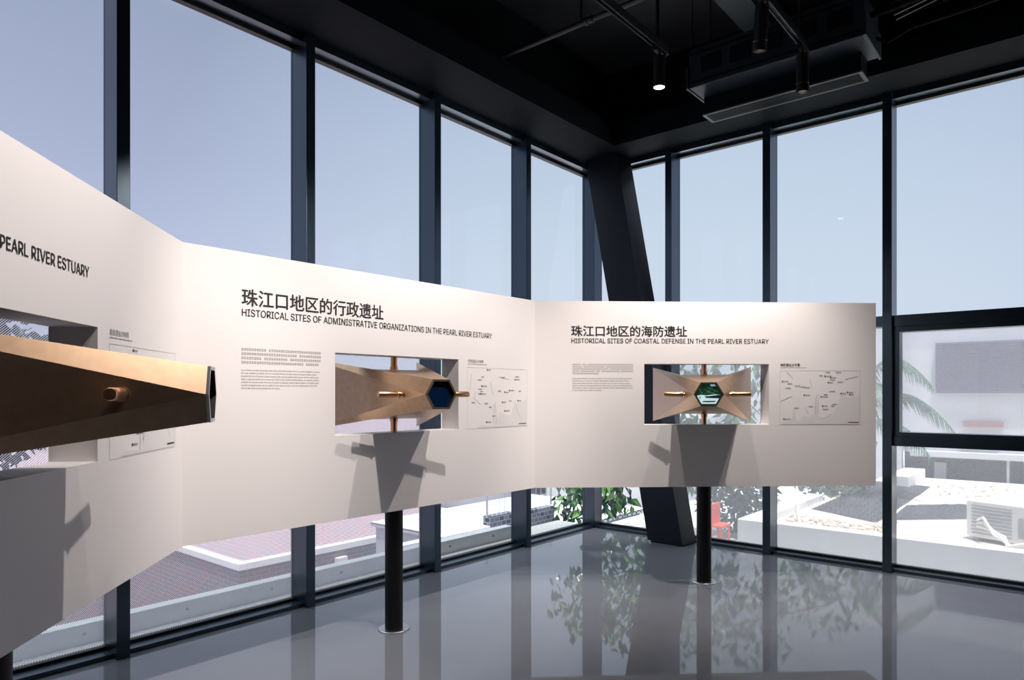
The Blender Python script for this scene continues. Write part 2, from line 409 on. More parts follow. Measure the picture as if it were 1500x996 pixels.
GLYPHS = {"A":[480,[[16,0,201,509,276,509,463,0,395,0,287,302,264,372,232,478,245,478,213,371,191,302,85,0],[110,142,110,199,370,199,370,142]]],"C":[510,[[267,-7,242,-6,217,-2,194,5,171,13,150,25,131,39,113,55,97,73,82,93,70,115,59,140,51,166,45,193,41,223,40,254,41,285,45,315,51,343,59,369,70,393,82,415,97,436,113,454,131,470,150,484,171,495,194,504,217,510,242,514,267,516,283,515,298,514,312,511,326,508,340,504,354,499,367,494,379,487,391,479,402,471,413,462,423,452,432,442,440,430,448,418,455,406,461,392,466,378,470,364,473,348,408,348,406,359,403,368,399,378,394,386,389,395,384,402,378,409,372,416,365,423,357,428,350,434,341,438,333,442,324,446,315,449,306,451,297,453,287,455,277,456,267,456,249,455,231,452,215,447,199,441,184,432,169,422,156,410,145,396,134,381,125,364,117,345,111,325,107,303,104,279,103,254,104,229,107,206,111,184,117,163,125,145,134,127,145,112,157,98,170,87,184,76,199,68,215,61,232,57,249,54,267,53,277,53,287,54,297,55,306,57,315,60,324,63,333,67,341,71,350,75,357,81,365,86,372,93,378,99,384,107,389,114,394,123,399,131,403,141,406,150,408,160,473,160,470,145,466,131,461,117,455,103,448,91,440,79,432,67,423,57,413,47,402,38,391,30,379,22,367,15,354,10,341,5,327,0,312,-3,298,-5,283,-6]]],"D":[502,[[219,0,96,0,96,57,215,57,239,58,261,61,282,66,301,72,318,81,333,91,347,103,360,117,370,132,379,149,386,168,392,187,396,209,398,231,399,255,398,279,396,302,392,323,386,342,379,361,370,377,360,392,348,406,335,418,320,428,303,437,285,443,265,448,244,451,221,452,93,452,93,509,225,509,254,507,281,504,307,498,331,489,353,478,373,465,391,450,407,432,421,413,433,391,444,367,451,342,457,315,460,286,462,255,460,224,457,195,451,168,443,142,433,119,421,97,406,77,390,60,371,44,351,31,328,20,303,11,277,5,249,1],[125,509,125,0,60,0,60,509]]],"E":[419,[[60,0,60,509,372,509,372,452,125,452,125,286,355,286,355,229,125,229,125,57,375,57,375,0]]],"F":[410,[[60,0,60,509,369,509,369,452,125,452,125,278,346,278,346,221,125,221,125,0]]],"G":[520,[[269,-7,242,-6,217,-2,193,5,171,14,149,25,130,39,112,55,96,73,82,93,69,116,59,140,51,166,45,194,41,223,40,254,41,285,45,315,51,343,59,369,69,393,82,415,96,436,112,454,129,470,149,484,170,495,192,504,215,510,239,514,265,516,281,515,296,514,311,511,326,508,340,504,354,498,367,492,380,485,392,478,403,469,414,460,424,450,433,439,441,428,449,416,456,404,462,391,467,377,471,363,474,349,408,349,405,358,401,368,397,377,392,385,387,393,382,401,376,408,370,415,363,421,356,427,349,432,341,437,333,441,324,445,315,448,306,451,296,453,286,455,276,455,265,456,247,455,230,452,214,447,198,441,183,432,169,422,156,410,145,397,134,381,125,364,117,345,111,325,107,303,104,279,103,254,104,229,107,206,111,184,117,163,125,145,134,128,145,112,157,99,170,87,184,76,200,68,216,61,233,57,250,54,269,53,285,54,301,56,317,59,331,65,345,71,357,79,369,88,379,99,388,110,396,123,403,137,408,152,412,168,414,185,415,202,434,199,283,199,283,256,478,256,478,200,477,176,474,152,468,131,461,110,451,91,439,73,426,57,411,43,395,30,377,19,357,10,337,2,315,-3,292,-6]]],"H":[517,[[60,0,60,509,125,509,125,289,392,289,392,509,457,509,457,0,392,0,392,232,125,232,125,0]]],"I":[300,[[31,0,31,57,118,57,118,452,31,452,31,509,269,509,269,452,183,452,183,57,269,57,269,0]]],"L":[393,[[60,0,60,509,125,509,125,57,361,57,361,0]]],"M":[628,[[60,0,60,509,152,509,277,187,287,159,299,123,311,84,322,49,307,49,318,83,330,121,342,158,352,187,476,509,568,509,568,0,504,0,504,291,504,327,505,369,506,413,507,457,513,457,498,409,482,363,467,322,456,291,342,0,286,0,170,291,159,321,145,361,129,408,112,457,119,457,120,416,121,372,122,328,122,291,122,0]]],"N":[523,[[60,0,60,509,136,509,343,183,363,151,388,107,414,55,405,54,401,108,399,157,399,195,399,509,463,509,463,0,387,0,202,290,177,331,148,381,108,452,119,454,122,384,124,328,125,291,125,0]]],"O":[533,[[267,-7,241,-6,217,-2,194,5,171,13,150,25,131,39,113,55,97,73,82,93,70,115,59,140,51,166,45,193,41,223,40,254,41,285,45,315,51,343,59,369,70,393,82,415,97,436,113,454,131,470,150,484,171,495,194,504,217,510,241,514,267,516,293,514,317,510,340,504,363,495,384,484,403,470,421,454,437,436,451,415,464,393,474,369,482,343,488,315,492,285,493,254,492,223,488,193,482,166,474,140,464,115,451,93,437,73,421,55,403,39,384,25,363,13,340,5,317,-2,293,-6],[267,53,285,54,302,57,318,61,334,68,349,76,364,86,377,98,388,112,399,127,408,144,416,163,422,183,427,205,429,229,430,254,429,279,427,303,422,325,416,346,408,365,399,382,388,397,377,411,364,423,349,433,334,441,318,447,302,452,285,455,267,456,249,455,232,452,215,447,199,441,184,433,170,422,157,411,145,397,135,381,125,364,117,345,111,325,107,303,104,279,103,254,104,229,107,205,111,183,117,163,125,144,135,127,145,112,157,98,170,86,184,76,199,68,215,61,232,57,249,54]]],"P":[445,[[60,0,60,509,235,509,258,508,279,505,298,501,316,495,332,487,347,478,360,468,371,456,381,444,390,430,397,415,402,399,406,383,408,365,409,348,408,330,406,313,402,296,397,280,390,265,381,251,371,239,360,227,347,216,332,207,316,199,298,193,279,189,258,187,235,186,109,186,109,242,233,242,248,243,262,245,275,247,287,251,297,256,306,262,315,269,322,276,328,284,333,294,337,303,340,314,343,325,344,336,344,348,344,359,343,371,340,382,337,392,333,402,328,411,322,419,315,426,306,433,297,439,286,443,275,447,262,450,248,451,232,452,125,452,125,0]]],"R":[449,[[60,0,60,509,236,509,259,508,280,505,299,501,317,496,333,489,348,480,361,470,372,459,382,447,390,433,397,419,403,403,406,387,409,370,409,352,409,334,406,317,403,301,397,286,390,271,382,258,372,246,361,235,348,226,333,217,317,210,299,205,279,201,258,198,236,198,96,198,96,255,234,255,249,256,263,257,276,259,287,263,298,267,307,272,315,278,322,285,329,292,334,300,338,309,341,319,343,329,345,340,345,352,345,364,343,375,341,386,338,395,334,405,329,413,322,421,315,428,307,434,298,440,287,444,275,448,262,450,248,452,233,452,125,452,125,0],[353,0,230,229,303,229,428,0]]],"S":[447,[[224,-9,202,-8,182,-6,162,-2,144,3,128,9,112,17,98,26,85,36,74,48,64,60,56,74,49,88,44,103,40,120,38,137,104,137,106,125,109,115,112,105,117,96,123,88,130,80,138,74,147,68,156,63,166,59,177,55,188,53,200,51,212,50,224,49,237,50,250,51,263,53,275,56,286,60,296,65,306,71,315,77,323,84,329,92,335,100,340,109,343,119,345,129,346,139,345,149,343,157,341,165,337,172,332,179,326,185,320,190,313,195,305,200,296,205,245,222,184,239,160,247,138,256,118,266,101,277,86,289,74,303,64,318,57,335,53,353,52,372,53,389,56,405,60,420,67,434,75,448,85,460,96,471,109,481,122,490,138,498,154,504,171,509,189,513,208,515,227,516,247,515,266,513,283,509,300,504,316,498,331,490,344,481,357,471,367,461,377,449,385,436,392,422,396,408,399,393,401,378,337,378,335,393,330,406,323,418,313,428,302,437,289,445,275,451,259,455,243,458,225,459,212,458,200,457,188,455,178,452,167,448,158,443,149,438,141,432,135,425,129,418,124,411,120,402,117,394,116,385,115,376,116,366,118,356,121,348,125,340,131,334,138,327,145,322,152,317,161,312,169,308,212,293,264,279,312,264,321,259,331,255,341,249,350,244,359,238,367,231,375,224,382,215,389,207,395,198,399,187,403,177,406,165,408,152,408,139,407,122,405,107,400,92,394,77,386,64,377,51,366,39,353,28,339,19,323,11,306,4,288,-2,268,-6,246,-8]]],"T":[449,[[32,452,32,509,417,509,417,452,257,452,257,0,193,0,193,452]]],"U":[517,[[259,-8,235,-7,213,-4,192,0,172,7,154,15,137,25,121,37,108,50,95,64,85,80,76,97,69,114,64,133,61,153,60,173,60,509,124,509,124,178,125,164,127,150,130,137,135,125,141,113,148,102,156,92,165,83,176,75,187,68,200,62,213,57,227,54,243,52,259,52,275,52,290,54,305,57,318,62,331,68,342,75,352,83,362,92,370,102,377,113,382,125,387,137,390,150,392,164,393,178,393,509,457,509,457,173,456,153,453,133,448,114,441,97,433,80,422,64,410,50,396,37,380,25,363,15,345,7,325,0,304,-4,282,-7]]],"V":[480,[[204,0,16,509,84,509,192,206,215,137,248,31,235,31,267,138,290,206,395,509,463,509,278,0]]],"Y":[472,[[203,0,203,208,16,509,91,509,192,344,222,292,250,230,224,230,251,293,280,344,381,509,455,509,268,208,268,0]]],"Z":[438,[[42,0,42,46,273,385,306,431,341,476,348,454,285,452,223,452,40,452,40,509,397,509,397,462,169,129,134,81,97,33,90,54,152,57,214,57,399,57,399,0]]]," ":[188,[]]}    # outlines of the capital letters used in the headings (advance, closed outlines)
def filled(c):
    tmp = bpy.data.objects.new('outline', c); COL.objects.link(tmp)
    dg = bpy.context.evaluated_depsgraph_get(); dg.update()
    me = bpy.data.meshes.new_from_object(tmp.evaluated_get(dg))
    bpy.data.objects.remove(tmp); bpy.data.curves.remove(c)
    return me
GC = {}
def glyph(ch):
    """filled meshes of one letter: outlines that only overlap are filled apart, enclosed ones are holes"""
    if ch in GC: return GC[ch]
    outs = [[(o[2*i]/1000, o[2*i+1]/1000) for i in range(len(o)//2)] for o in GLYPHS[ch][1]]
    bb = lambda o: (min(p[0] for p in o), max(p[0] for p in o), min(p[1] for p in o), max(p[1] for p in o))
    hole = {}
    for i, o in enumerate(outs):
        for j, q in enumerate(outs):
            A, B = bb(o), bb(q)
            if i != j and A[0] > B[0] and A[1] < B[1] and A[2] > B[2] and A[3] < B[3]: hole[i] = j
    res = []
    for j in range(len(outs)):
        if j in hole: continue
        c = bpy.data.curves.new('g', 'CURVE'); c.dimensions = '2D'; c.fill_mode = 'BOTH'
        for o in [outs[j]]+[outs[i] for i in hole if hole[i] == j]:
            sp = c.splines.new('POLY'); sp.points.add(len(o)-1); sp.use_cyclic_u = True
            for p, q in zip(sp.points, o): p.co = (*q, 0, 1)
        res.append(filled(c))
    GC[ch] = res
    return res
def lettering(k, name, text, s0, s1, z0, z1, m, bold=0.):
    """text fitted into the rectangle s0..s1 x z0..z1 of panel k"""
    if all(ch in GLYPHS for ch in text):
        bm = bmesh.new(); x = 0
        for ch in text:
            for t in glyph(ch):
                t = t.copy(); t.transform(Matrix.Translation((x/1000, 0, 0))); bm.from_mesh(t); bpy.data.meshes.remove(t)
            x += GLYPHS[ch][0]
        me0 = bpy.data.meshes.new(name); bm.to_mesh(me0); bm.free()
    else:
        c = bpy.data.curves.new(name, 'FONT'); c.body = text; c.size = 1.0; c.fill_mode = 'BOTH'
        me0 = filled(c)
    xs = [v.co.x for v in me0.vertices]; ys = [v.co.y for v in me0.vertices]
    ax, bx, ay, by = min(xs), max(xs), min(ys), max(ys)
    bm = bmesh.new()
    for i, (dx, dy) in enumerate(((0, 0), (bold, 0), (-bold, 0), (0, bold*.7), (0, -bold*.7)) if bold else ((0, 0),)):   # strokes thickened by overlaid copies
        t = me0.copy(); t.transform(Matrix.Translation((s0, z0, .0001*i)) @ Matrix.Diagonal(((s1-s0)/(bx-ax), (z1-z0)/(by-ay), 1, 1)) @ Matrix.Translation((-ax, -ay, 0)))
        t.transform(Matrix.Translation((dx, dy, 0))); bm.from_mesh(t); bpy.data.meshes.remove(t)
    me = bpy.data.meshes.new(name); bm.to_mesh(me); bm.free(); bpy.data.meshes.remove(me0)
    me.transform(frame(k, 0, 0))
    me.materials.clear(); me.materials.append(m)
    for p in me.polygons: p.material_index = 0
    o = bpy.data.objects.new(name, me); COL.objects.link(o)
    o.parent = panels[k]
    return o

def flat(k, name, quads, mats):
    """quads: (s0,s1,z0,z1,layer,material) or ('p',[(s,z)..],layer,material)"""
    m = MB()
    for q in quads:
        if q[0] == 'p':
            f = frame(k, 0, 0, .001+.0004*q[2]); m.face([f @ Vector((s, z, 0)) for s, z in q[1]], q[3])
        else:
            s0, s1, z0, z1, ly, mi = q; f = frame(k, 0, 0, .001+.0004*ly)
            m.face([f @ Vector(p) for p in ((s0, z0, 0), (s1, z0, 0), (s1, z1, 0), (s0, z1, 0))], mi)
    o = part_of(m, name, mats, panels[k], recalc=False)
    return o

def seg(a, b, w):
    d = Vector((b[0]-a[0], b[1]-a[1])); d.normalize(); nrm = Vector((-d.y, d.x))*w/2
    return [(a[0]+nrm.x, a[1]+nrm.y), (a[0]-nrm.x, a[1]-nrm.y), (b[0]-nrm.x, b[1]-nrm.y), (b[0]+nrm.x, b[1]+nrm.y)]

def paragraph(k, cn_rows, en_rows, last_cn=.75):
    q = []; rnd = random.Random(40+k)
    z = 1.738; pit = (1.738-1.657)/(cn_rows-.35)
    for r in range(cn_rows):                     # square characters
        s = .297; h = pit*.56; end = .297+(.47 if r < cn_rows-1 else .47*last_cn)
        while s < end:
            w = h*.92
            if rnd.random() > .06:
                for j in range(3): q.append((s, s+w, z-h*(.14+.42*j)-h*.07, z-h*(.14+.42*j)+h*.06, 0, 0))
                x = s+w*rnd.uniform(.25, .75); q.append((x-w*.07, x+w*.07, z-h, z, 1, 0))
            s += h*1.12
        z -= pit
    z = 1.628; pit = (1.628-1.525)/(en_rows-.4)
    for r in range(en_rows):                     # latin words
        s = .297; h = pit*.42; end = .297+(rnd.uniform(.42, .465) if r < en_rows-1 else .19)
        while s < end:
            for c in range(rnd.randint(2, 9)):
                hh = h*(1.35 if rnd.random() < .25 else 1); q.append((s, s+h*.42, z-h, z-h*.72, 0, 0)); q.append((s, s+h*.18, z-h, z-h+hh, 1, 0)); s += h*.62
            s += h*.5
        z -= pit
    flat(k, 'paragraph_lettering', q, [M_['grey']])

def site_map(k, title):
    rnd = random.Random(90+k)
    q = []; s0, s1, z0, z1 = 1.952, 2.606, 1.257, 1.688; W_, H_ = s1-s0, z1-z0
    for a, b in (((s0, z0), (s1, z0)), ((s0, z1), (s1, z1)), ((s0, z0), (s0, z1)), ((s1, z0), (s1, z1))): q.append(('p', seg(a, b, .0022), 0, 1))
    def P(x, y): return (s0+W_*x, z0+H_*y)
    if k == 2:                                   # sea tone along the lower edge
        q.append(('p', [P(*p) for p in ((.01, .01), (.99, .01), (.99, .55), (.86, .5), (.76, .58), (.72, .4), (.66, .2), (.55, .12), (.47, .16), (.46, .5), (.43, .5), (.42, .2), (.36, .14), (.28, .17), (.25, .08), (.2, .07), (.18, .28), (.155, .26), (.15, .1), (.07, .09))], 1, 0))
        rivers = [[(.08, .98), (.16, .86)], [(.01, .44), (.15, .53)], [(.37, .84), (.40, .67)], [(.45, .56), (.44, .2)], [(.48, .56), (.47, .2)], [(.81, .84), (.97, .9)], [(.50, .11), (.56, .13), (.64, .2)], [(.31, .33), (.35, .2)]]
        spots = [(.03, .80), (.08, .76), (.05, .68), (.17, .72), (.24, .70), (.29, .69), (.16, .31), (.05, .11), (.34, .34), (.30, .55), (.53, .56), (.51, .52), (.60, .62), (.63, .38), (.62, .35), (.53, .35), (.52, .29), (.76, .58), (.84, .6), (.87, .56), (.47, .91), (.56, .9), (.68, .97), (.55, .97), (.63, .87), (.60, .83), (.60, .78), (.7, .79)]
    else:
        q.append(('p', [P(*p) for p in ((.14, .01), (.99, .01), (.99, .47), (.87, .44), (.76, .37), (.70, .2), (.60, .22), (.5, .26), (.46, .12), (.42, .14), (.40, .04), (.2, .05))], 1, 0))
        rivers = [[(.36, .78), (.40, .56)], [(.44, .44), (.46, .08)], [(.42, .4), (.41, .1)], [(.5, .86), (.68, .82)], [(.78, .44), (.83, .25), (.9, .12)], [(.06, .9), (.03, .62)], [(.12, .62), (.10, .5), (.2, .4)]]
        spots = [(.31, .97), (.2, .85), (.14, .8), (.15, .65), (.18, .61), (.15, .57), (.2, .57), (.22, .70), (.05, .43), (.25, .41), (.32, .35), (.52, .85), (.78, .82), (.77, .87), (.47, .62), (.6, .6), (.68, .63), (.83, .62), (.56, .43), (.66, .45), (.83, .45), (.6, .28), (.3, .1), (.37, .2)]
    for r in rivers:
        for a, b in zip(r, r[1:]): q.append(('p', seg(P(*a), P(*b), .004), 2, 1))
    for x, y in spots:
        x0, y0 = P(x, y); d = rnd.random() < .5
        if d: q.append((x0-.005, x0+.005, y0-.005, y0+.005, 3, 3))
        w = rnd.uniform(.022, .045); j = 0
        while j < w:
            q.append((x0+.010+j, x0+.0155+j, y0-.004, y0+.004, 3, 2)); j += .0075
    j = 0
    while j < .085:
        q.append((s1-.10+j, s1-.094+j, z0+.016, z0+.024, 3, 3)); j += .0078
    flat(k, 'map', q, [M_['mapg'], M_['mapl'], M_['grey'], M_['ink']])
    lettering(k, 'map_title_lettering', title, 1.954, 2.112, 1.722, 1.744, M_['ink'] if k == 2 else M_['grey'], .0003)
    q = []; s = 1.954
    while s < 2.15:
        for c in range(rnd.randint(3, 8)): q.append((s, s+.0035, 1.7085, 1.714, 0, 0)); s += .0048
        s += .004
    flat(k, 'map_subtitle_lettering', q, [M_['grey']])

lettering(1, 'title_lettering', '珠江口地区的行政遗址', .300, 1.212, 1.955, 2.043, M_['ink'], .0017)
lettering(1, 'subtitle_lettering', 'HISTORICAL SITES OF ADMINISTRATIVE ORGANIZATIONS IN THE PEARL RIVER ESTUARY', .300, 2.203, 1.901, 1.939, M_['ink'], .0006)
lettering(2, 'title_lettering', '珠江口地区的海防遗址', .288, 1.202, 1.953, 2.037, M_['ink'], .0017)
lettering(2, 'subtitle_lettering', 'HISTORICAL SITES OF COASTAL DEFENSE IN THE PEARL RIVER ESTUARY', .288, 1.860, 1.900, 1.937, M_['ink'], .0006)
lettering(0, 'subtitle_lettering', 'PEARL RIVER ESTUARY', 1.306, 1.799, 1.904, 1.943, M_['ink'], .0006)
paragraph(1, 4, 7, .95); paragraph(2, 5, 6, .42)
site_map(0, '盐业遗址分布图'); site_map(1, '行政遗址分布图'); site_map(2, '海防遗址分布图')

# ------------------------------------------------------------------ bronze viewing scopes on poles
def scope(piv, ax, LT, label, screen_kind):
    p = Vector((piv[0], piv[1], 0)); a = Vector((ax[0], ax[1], 0)).normalized(); r = Vector((a.y, -a.x, 0))   # r: right side seen from behind
    root = empty('viewing_scope', (piv[0], piv[1], 0)); tag(root, label, 'viewing scope', 'bronze viewing scopes in the screen windows')
    def W3(q, w, z): return p+a*q+r*w+Vector((0, 0, 1.5+z))
    hw, hh = .105, .086
    HX = [(-hw, 0), (-hw*.52, hh), (hw*.52, hh), (hw, 0), (hw*.52, -hh), (-hw*.52, -hh)]   # L, TL, TR, R, BR, BL
    bm = MB()
    hx = [bm.bm.verts.new(W3(LT, w, z)) for w, z in HX]
    rw, rz = .405, .232
    rTL, rTR, rBR, rBL = [bm.bm.verts.new(W3(-.40, w, z)) for w, z in ((-rw, rz), (rw, rz), (rw, -rz), (-rw, -rz))]
    mTL, mTR, mBR, mBL = [bm.bm.verts.new(W3(0, w, z)) for w, z in ((-.185, .157), (.185, .157), (.185, -.157), (-.185, -.157))]
    N = bm.bm.faces.new
    hL, hTL, hTR, hR, hBR, hBL = hx
    N((hL, rTL, rBL)); N((hR, rBR, rTR))
    N((hTL, hTR, mTR, mTL)); N((hBL, mBL, mBR, hBR))
    N((hL, hTL, rTL)); N((hTL, mTL, rTL)); N((hTR, hR, rTR)); N((hTR, rTR, mTR))
    N((hL, rBL, hBL)); N((hBL, rBL, mBL)); N((hR, hBR, rBR)); N((hBR, mBR, rBR))
    N((mTL, mTR, mBR, mBL)); N((mTL, mBL, rBL, rTL)); N((mTR, rTR, rBR, mBR))
    part_of(bm, 'body', M_['bronze'], root)
    # hexagonal rim and recessed eyepiece glass
    rm = MB(); f0 = [W3(LT, w, z) for w, z in HX]; f1 = [W3(LT+.009, w, z) for w, z in HX]
    g1 = [W3(LT+.009, w*.87, z*.87) for w, z in HX]; DG = .045 if screen_kind == 'edge' else .018
    g0 = [W3(LT-DG, w*.87, z*.87) for w, z in HX]
    for i in range(6):
        j = (i+1) % 6
        rm.face([f0[i], f0[j], f1[j], f1[i]]); rm.face([f1[i], f1[j], g1[j], g1[i]]); rm.face([g1[i], g1[j], g0[j], g0[i]], 1)
    bmesh.ops.remove_doubles(rm.bm, verts=rm.bm.verts, dist=1e-5)
    o = part_of(rm, 'eyepiece_rim', [M_['darkbr'] if screen_kind != 'edge' else M_['silver'], M_['bead']], root)
    o['label'] = 'hexagonal rim'
    gm = MB(); gm.prism([W3(LT-DG, w*.87, z*.87) for w, z in HX], [W3(LT-DG+.005, w*.87, z*.87) for w, z in HX])
    o = part_of(gm, 'eyepiece_glass', M_['navy'], root); o['label'] = 'dark glass'
    if screen_kind == 'view':
        pic = MB(); cols = [emis('picture_sky', (.55, .75, .95), .45), emis('picture_green', (.015, .08, .04), .25), emis('picture_light_green', (.07, .20, .09), .3), emis('picture_dark', (.004, .028, .03), .25), emis('picture_water', (.62, .85, .9), .55)]
        s = .86
        def pf(pts, mi, ly): pic.face([W3(LT-DG+.006+.0012*ly, w*s, z*s) for w, z in pts], mi)
        pf(HX, 1, 0)
        pf([(-.050, .083), (-.010, .083), (-.022, .066), (-.052, .070), (-.060, .062)], 0, 1)
        rnd = random.Random(8)
        for i in range(46):
            w = rnd.uniform(-.085, .085); z = rnd.uniform(.008, .075)
            if abs(w) > .1-z*.55 or (z > .055 and w < 0): continue
            sz = rnd.uniform(.004, .012)
            pf([(w+sz*1.5*math.cos(t)*(1+.35*math.sin(3*t+i)), z+.6*sz*math.sin(t)) for t in [2*PI*j/9 for j in range(9)]], 2 if i % 3 else 3, 1+.05*i)
        pf([(-.098, -.004), (-.05, -.001), (.02, -.010), (.06, -.004), (.095, -.012), (.086, -.030), (-.086, -.030)], 4, 4)
        pf([(-.10, -.004), (-.052, -.008), (-.0, -.016), (.034, -.016), (.02, -.030), (-.085, -.034)], 3, 5)
        pf([(-.086, -.030), (.086, -.030), (.058, -.080), (-.058, -.080)], 4, 4)
        pf([(-.06, -.054), (.045, -.056), (.05, -.064), (.0, -.066), (-.05, -.064)], 3, 5)
        pf([(.066, -.020), (.076, -.020), (.074, -.034), (.066, -.032)], 3, 5)
        o = part_of(pic, 'picture', cols, root, recalc=False); o['label'] = 'bright picture of green hills and water'
    # side handles with collars
    for sgn in (-1, 1):
        base = W3(.38, sgn*.150, 0); ax_ = r*sgn
        hm = MB().lathe(base+ax_*.045, ax_, [(0, .0165), (.004, .018), (.112, .018), (.118, .0155)])
        h = part_of(hm, 'handle', M_['copper'], root)
        cm_ = MB().lathe(base, ax_, [(-.01, .022), (.008, .022), (.010, .013), (.022, .013), (.026, .021), (.043, .021), (.046, .016)])
        part_of(cm_, 'collar', M_['copper'], h)
    # pivot rods above and below the body, floor pole and flange
    for z0, z1 in ((.155, OZ1-1.5), (-.155, OZ0-1.5)):
        rd = MB().tube(W3(0, 0, z0), W3(0, 0, z1), .021)
        rd.tube(W3(0, 0, z0*1.0), W3(0, 0, z0+.02*(1 if z1 > z0 else -1)), .026)
        part_of(rd, 'pivot_rod', M_['copper'], root)
    part_of(MB().tube((p.x, p.y, .008), (p.x, p.y, ZB), .057, n=40), 'pole', M_['pole'], root)['label'] = 'black pole'
    part_of(MB().lathe((p.x, p.y, 0), (0, 0, 1), [(0, .100), (.006, .100), (.009, .096)], n=40), 'base_flange', M_['silver'], root)['label'] = 'steel floor flange'
    return root
c_, s_ = .7664, .6424
def wv(ax, ay): return (c_*ax-s_*ay, s_*ax+c_*ay)
scope((1.817, -5.943), wv(.9537, .3007), .585, 'nearest bronze scope seen from its side, golden on top with a dark flank', 'edge')
scope((.844, -3.617), wv(.627, -.779), .550, 'bronze scope with a dark blue hexagonal eye in the middle panel', 'dark')
scope((1.893, -1.300), wv(-.2145, -.977), .570, 'bronze scope facing the room with a bright green picture in its eye', 'view')

# ------------------------------------------------------------------ ceiling fittings
tr1, tr2 = 1.975, 2.745
def rail(x, y0, y1, label):
    m = MB(); m.box(x-.019, x+.019, y0, y1, 3.905, 3.94); m.box(x-.019, x-.013, y0, y1, 3.885, 3.905); m.box(x+.013, x+.019, y0, y1, 3.885, 3.905)
    root = empty('lighting_track', (x, y1, 3.94)); tag(root, label, 'lighting track', 'lighting tracks under the ceiling')
    part_of(m, 'rail', M_['track'], root)
    for y in (y1-.12, y1-2.2, y1-4.2):
        part_of(MB().tube((x, y, 3.94), (x, y, CZ), .013, n=10), 'hanger_rod', M_['lampblk'], root)
    part_of(MB().box(x-.021, x+.021, y1, y1+.012, 3.882, 3.942), 'end_cap', M_['lampblk'], root)
rail(tr1, -7.6, -2.11, 'black lighting track ending above the middle of the room, nearer the long window wall')
rail(tr2, -7.6, -1.53, 'black lighting track ending beside the ceiling air unit')

def spot(x, y, target, power, label, lit, lean=(0, 0), cone=78, z=3.885, blend=.7):
    root = empty('track_spotlight', (x, y, z)); tag(root, label, 'spotlight', 'spotlights on the lighting tracks')
    part_of(MB().box(x-.016, x+.016, y-.07, y+.07, z-.028, z), 'adapter', M_['lampblk'], root)
    d = Vector((lean[0], lean[1], -1)).normalized()
    top = Vector((x, y, z-.045)); end = top+d*.20
    part_of(MB().tube((x, y, z-.028), (x, y, z-.05), .012, n=12), 'swivel', M_['lampblk'], root)
    part_of(MB().lathe(top, d, [(0, .030), (.004, .040), (.186, .041), (.200, .041)]), 'lamp_body', M_['lampblk'], root)
    ring = MB(); ring.lathe(end-d*.004, d, [(0, .0415), (.008, .0425), (.012, .040)])
    part_of(ring, 'front_ring', M_['lampblk'], root)
    if not lit:                                   # deep anti-glare snoot with the lens at its bottom
        sn = MB(); sn.tube(end+d*.008, end+d*.060, .0415, n=28, caps=False); sn.tube(end+d*.008, end+d*.060, .0375, n=28, caps=False)
        part_of(sn, 'snoot', M_['lampblk'], root, recalc=False)
    ln = MB().tube(end+d*.0085, end+d*.0115, .036, n=28)
    o = part_of(ln, 'lens', M_['lens'], root)
    if power > 0:
        ld = bpy.data.lights.new('lamp_light', 'SPOT'); ld.energy = power; ld.spot_size = math.radians(cone); ld.spot_blend = blend
        ld.shadow_soft_size = .022; ld.color = (1, .92, .87)
        lo = bpy.data.objects.new('lamp_light', ld); COL.objects.link(lo)
        lo.location = end+d*(.03 if lit else .065)
        lo.rotation_euler = (Vector(target)-lo.location).to_track_quat('-Z', 'Y').to_euler()
        lo.parent = root; lo.matrix_parent_inverse = Matrix.Translation(-Vector(root.location))
def on_panel(k, s, z): v = PF[k]+TT[k]*s; return (v.x, v.y, z)
PW = 166
spot(tr1, -2.20, on_panel(2, .95, 1.7), PW*.55, 'lit black spotlight at the end of the track, its lens glowing white', True, (-.05, .06), 95)
spot(tr2, -1.60, on_panel(2, 1.95, 1.7), PW*.45, 'black spotlight hanging in front of the ceiling air unit', False, (-.02, .05), 95)
spot(tr2, -2.37, on_panel(2, 1.36, 1.6), PW*1.15, 'black spotlight tilted towards the screen at the top edge of the photo', False, (-.12, .16))
spot(tr2, -3.20, on_panel(1, 1.75, 1.6), PW*.8, 'black spotlight on the track aimed at the middle panel', False, (-.3, 0))
spot(tr2, -3.92, on_panel(1, 1.15, 1.65), PW*1.3, 'black spotlight on the track above the middle scope', False, (-.3, 0))
spot(tr2, -4.68, on_panel(0, 1.9, 1.65), PW*1.0, 'black spotlight on the track above the fold of the screen', False, (-.2, -.2))
spot(tr2, -5.35, on_panel(0, 1.25, 1.65), PW*.25, 'black spotlight on the track above the nearest scope', False, (-.2, -.1))

# fan coil unit
fc = empty('ceiling_air_unit', (2.45, -1.3, 3.75)); tag(fc, 'long black air unit hanging below the ceiling with a slotted grille', 'air unit')
m = MB(); m.box(1.845, 3.10, -1.47, -1.06, 3.90, 4.20); part_of(m, 'casing', M_['duct'], fc, bevel=.006)
m = MB(); m.box(1.87, 3.03, -1.245, -1.075, 3.765, 3.90); part_of(m, 'outlet_duct', M_['steel'], fc)
m = MB()
for a in ((1.86, 3.04, -1.26, -1.243), (1.86, 3.04, -1.085, -1.065), (1.86, 1.885, -1.243, -1.085), (3.015, 3.04, -1.243, -1.085)): m.box(a[0], a[1], a[2], a[3], 3.752, 3.765)
g = part_of(m, 'grille', M_['grille'], fc)
m = MB()
for i in range(5):
    y = -1.225+.03*i; m.box(1.885, 3.015, y, y+.006, 3.755, 3.772)
part_of(m, 'slat', M_['lampblk'], g)
for x in (1.86, 3.085):
    for y in (-1.44, -1.10): part_of(MB().tube((x, y, 4.2), (x, y, CZ), .006, n=8), 'hanger_rod', M_['lampblk'], fc)
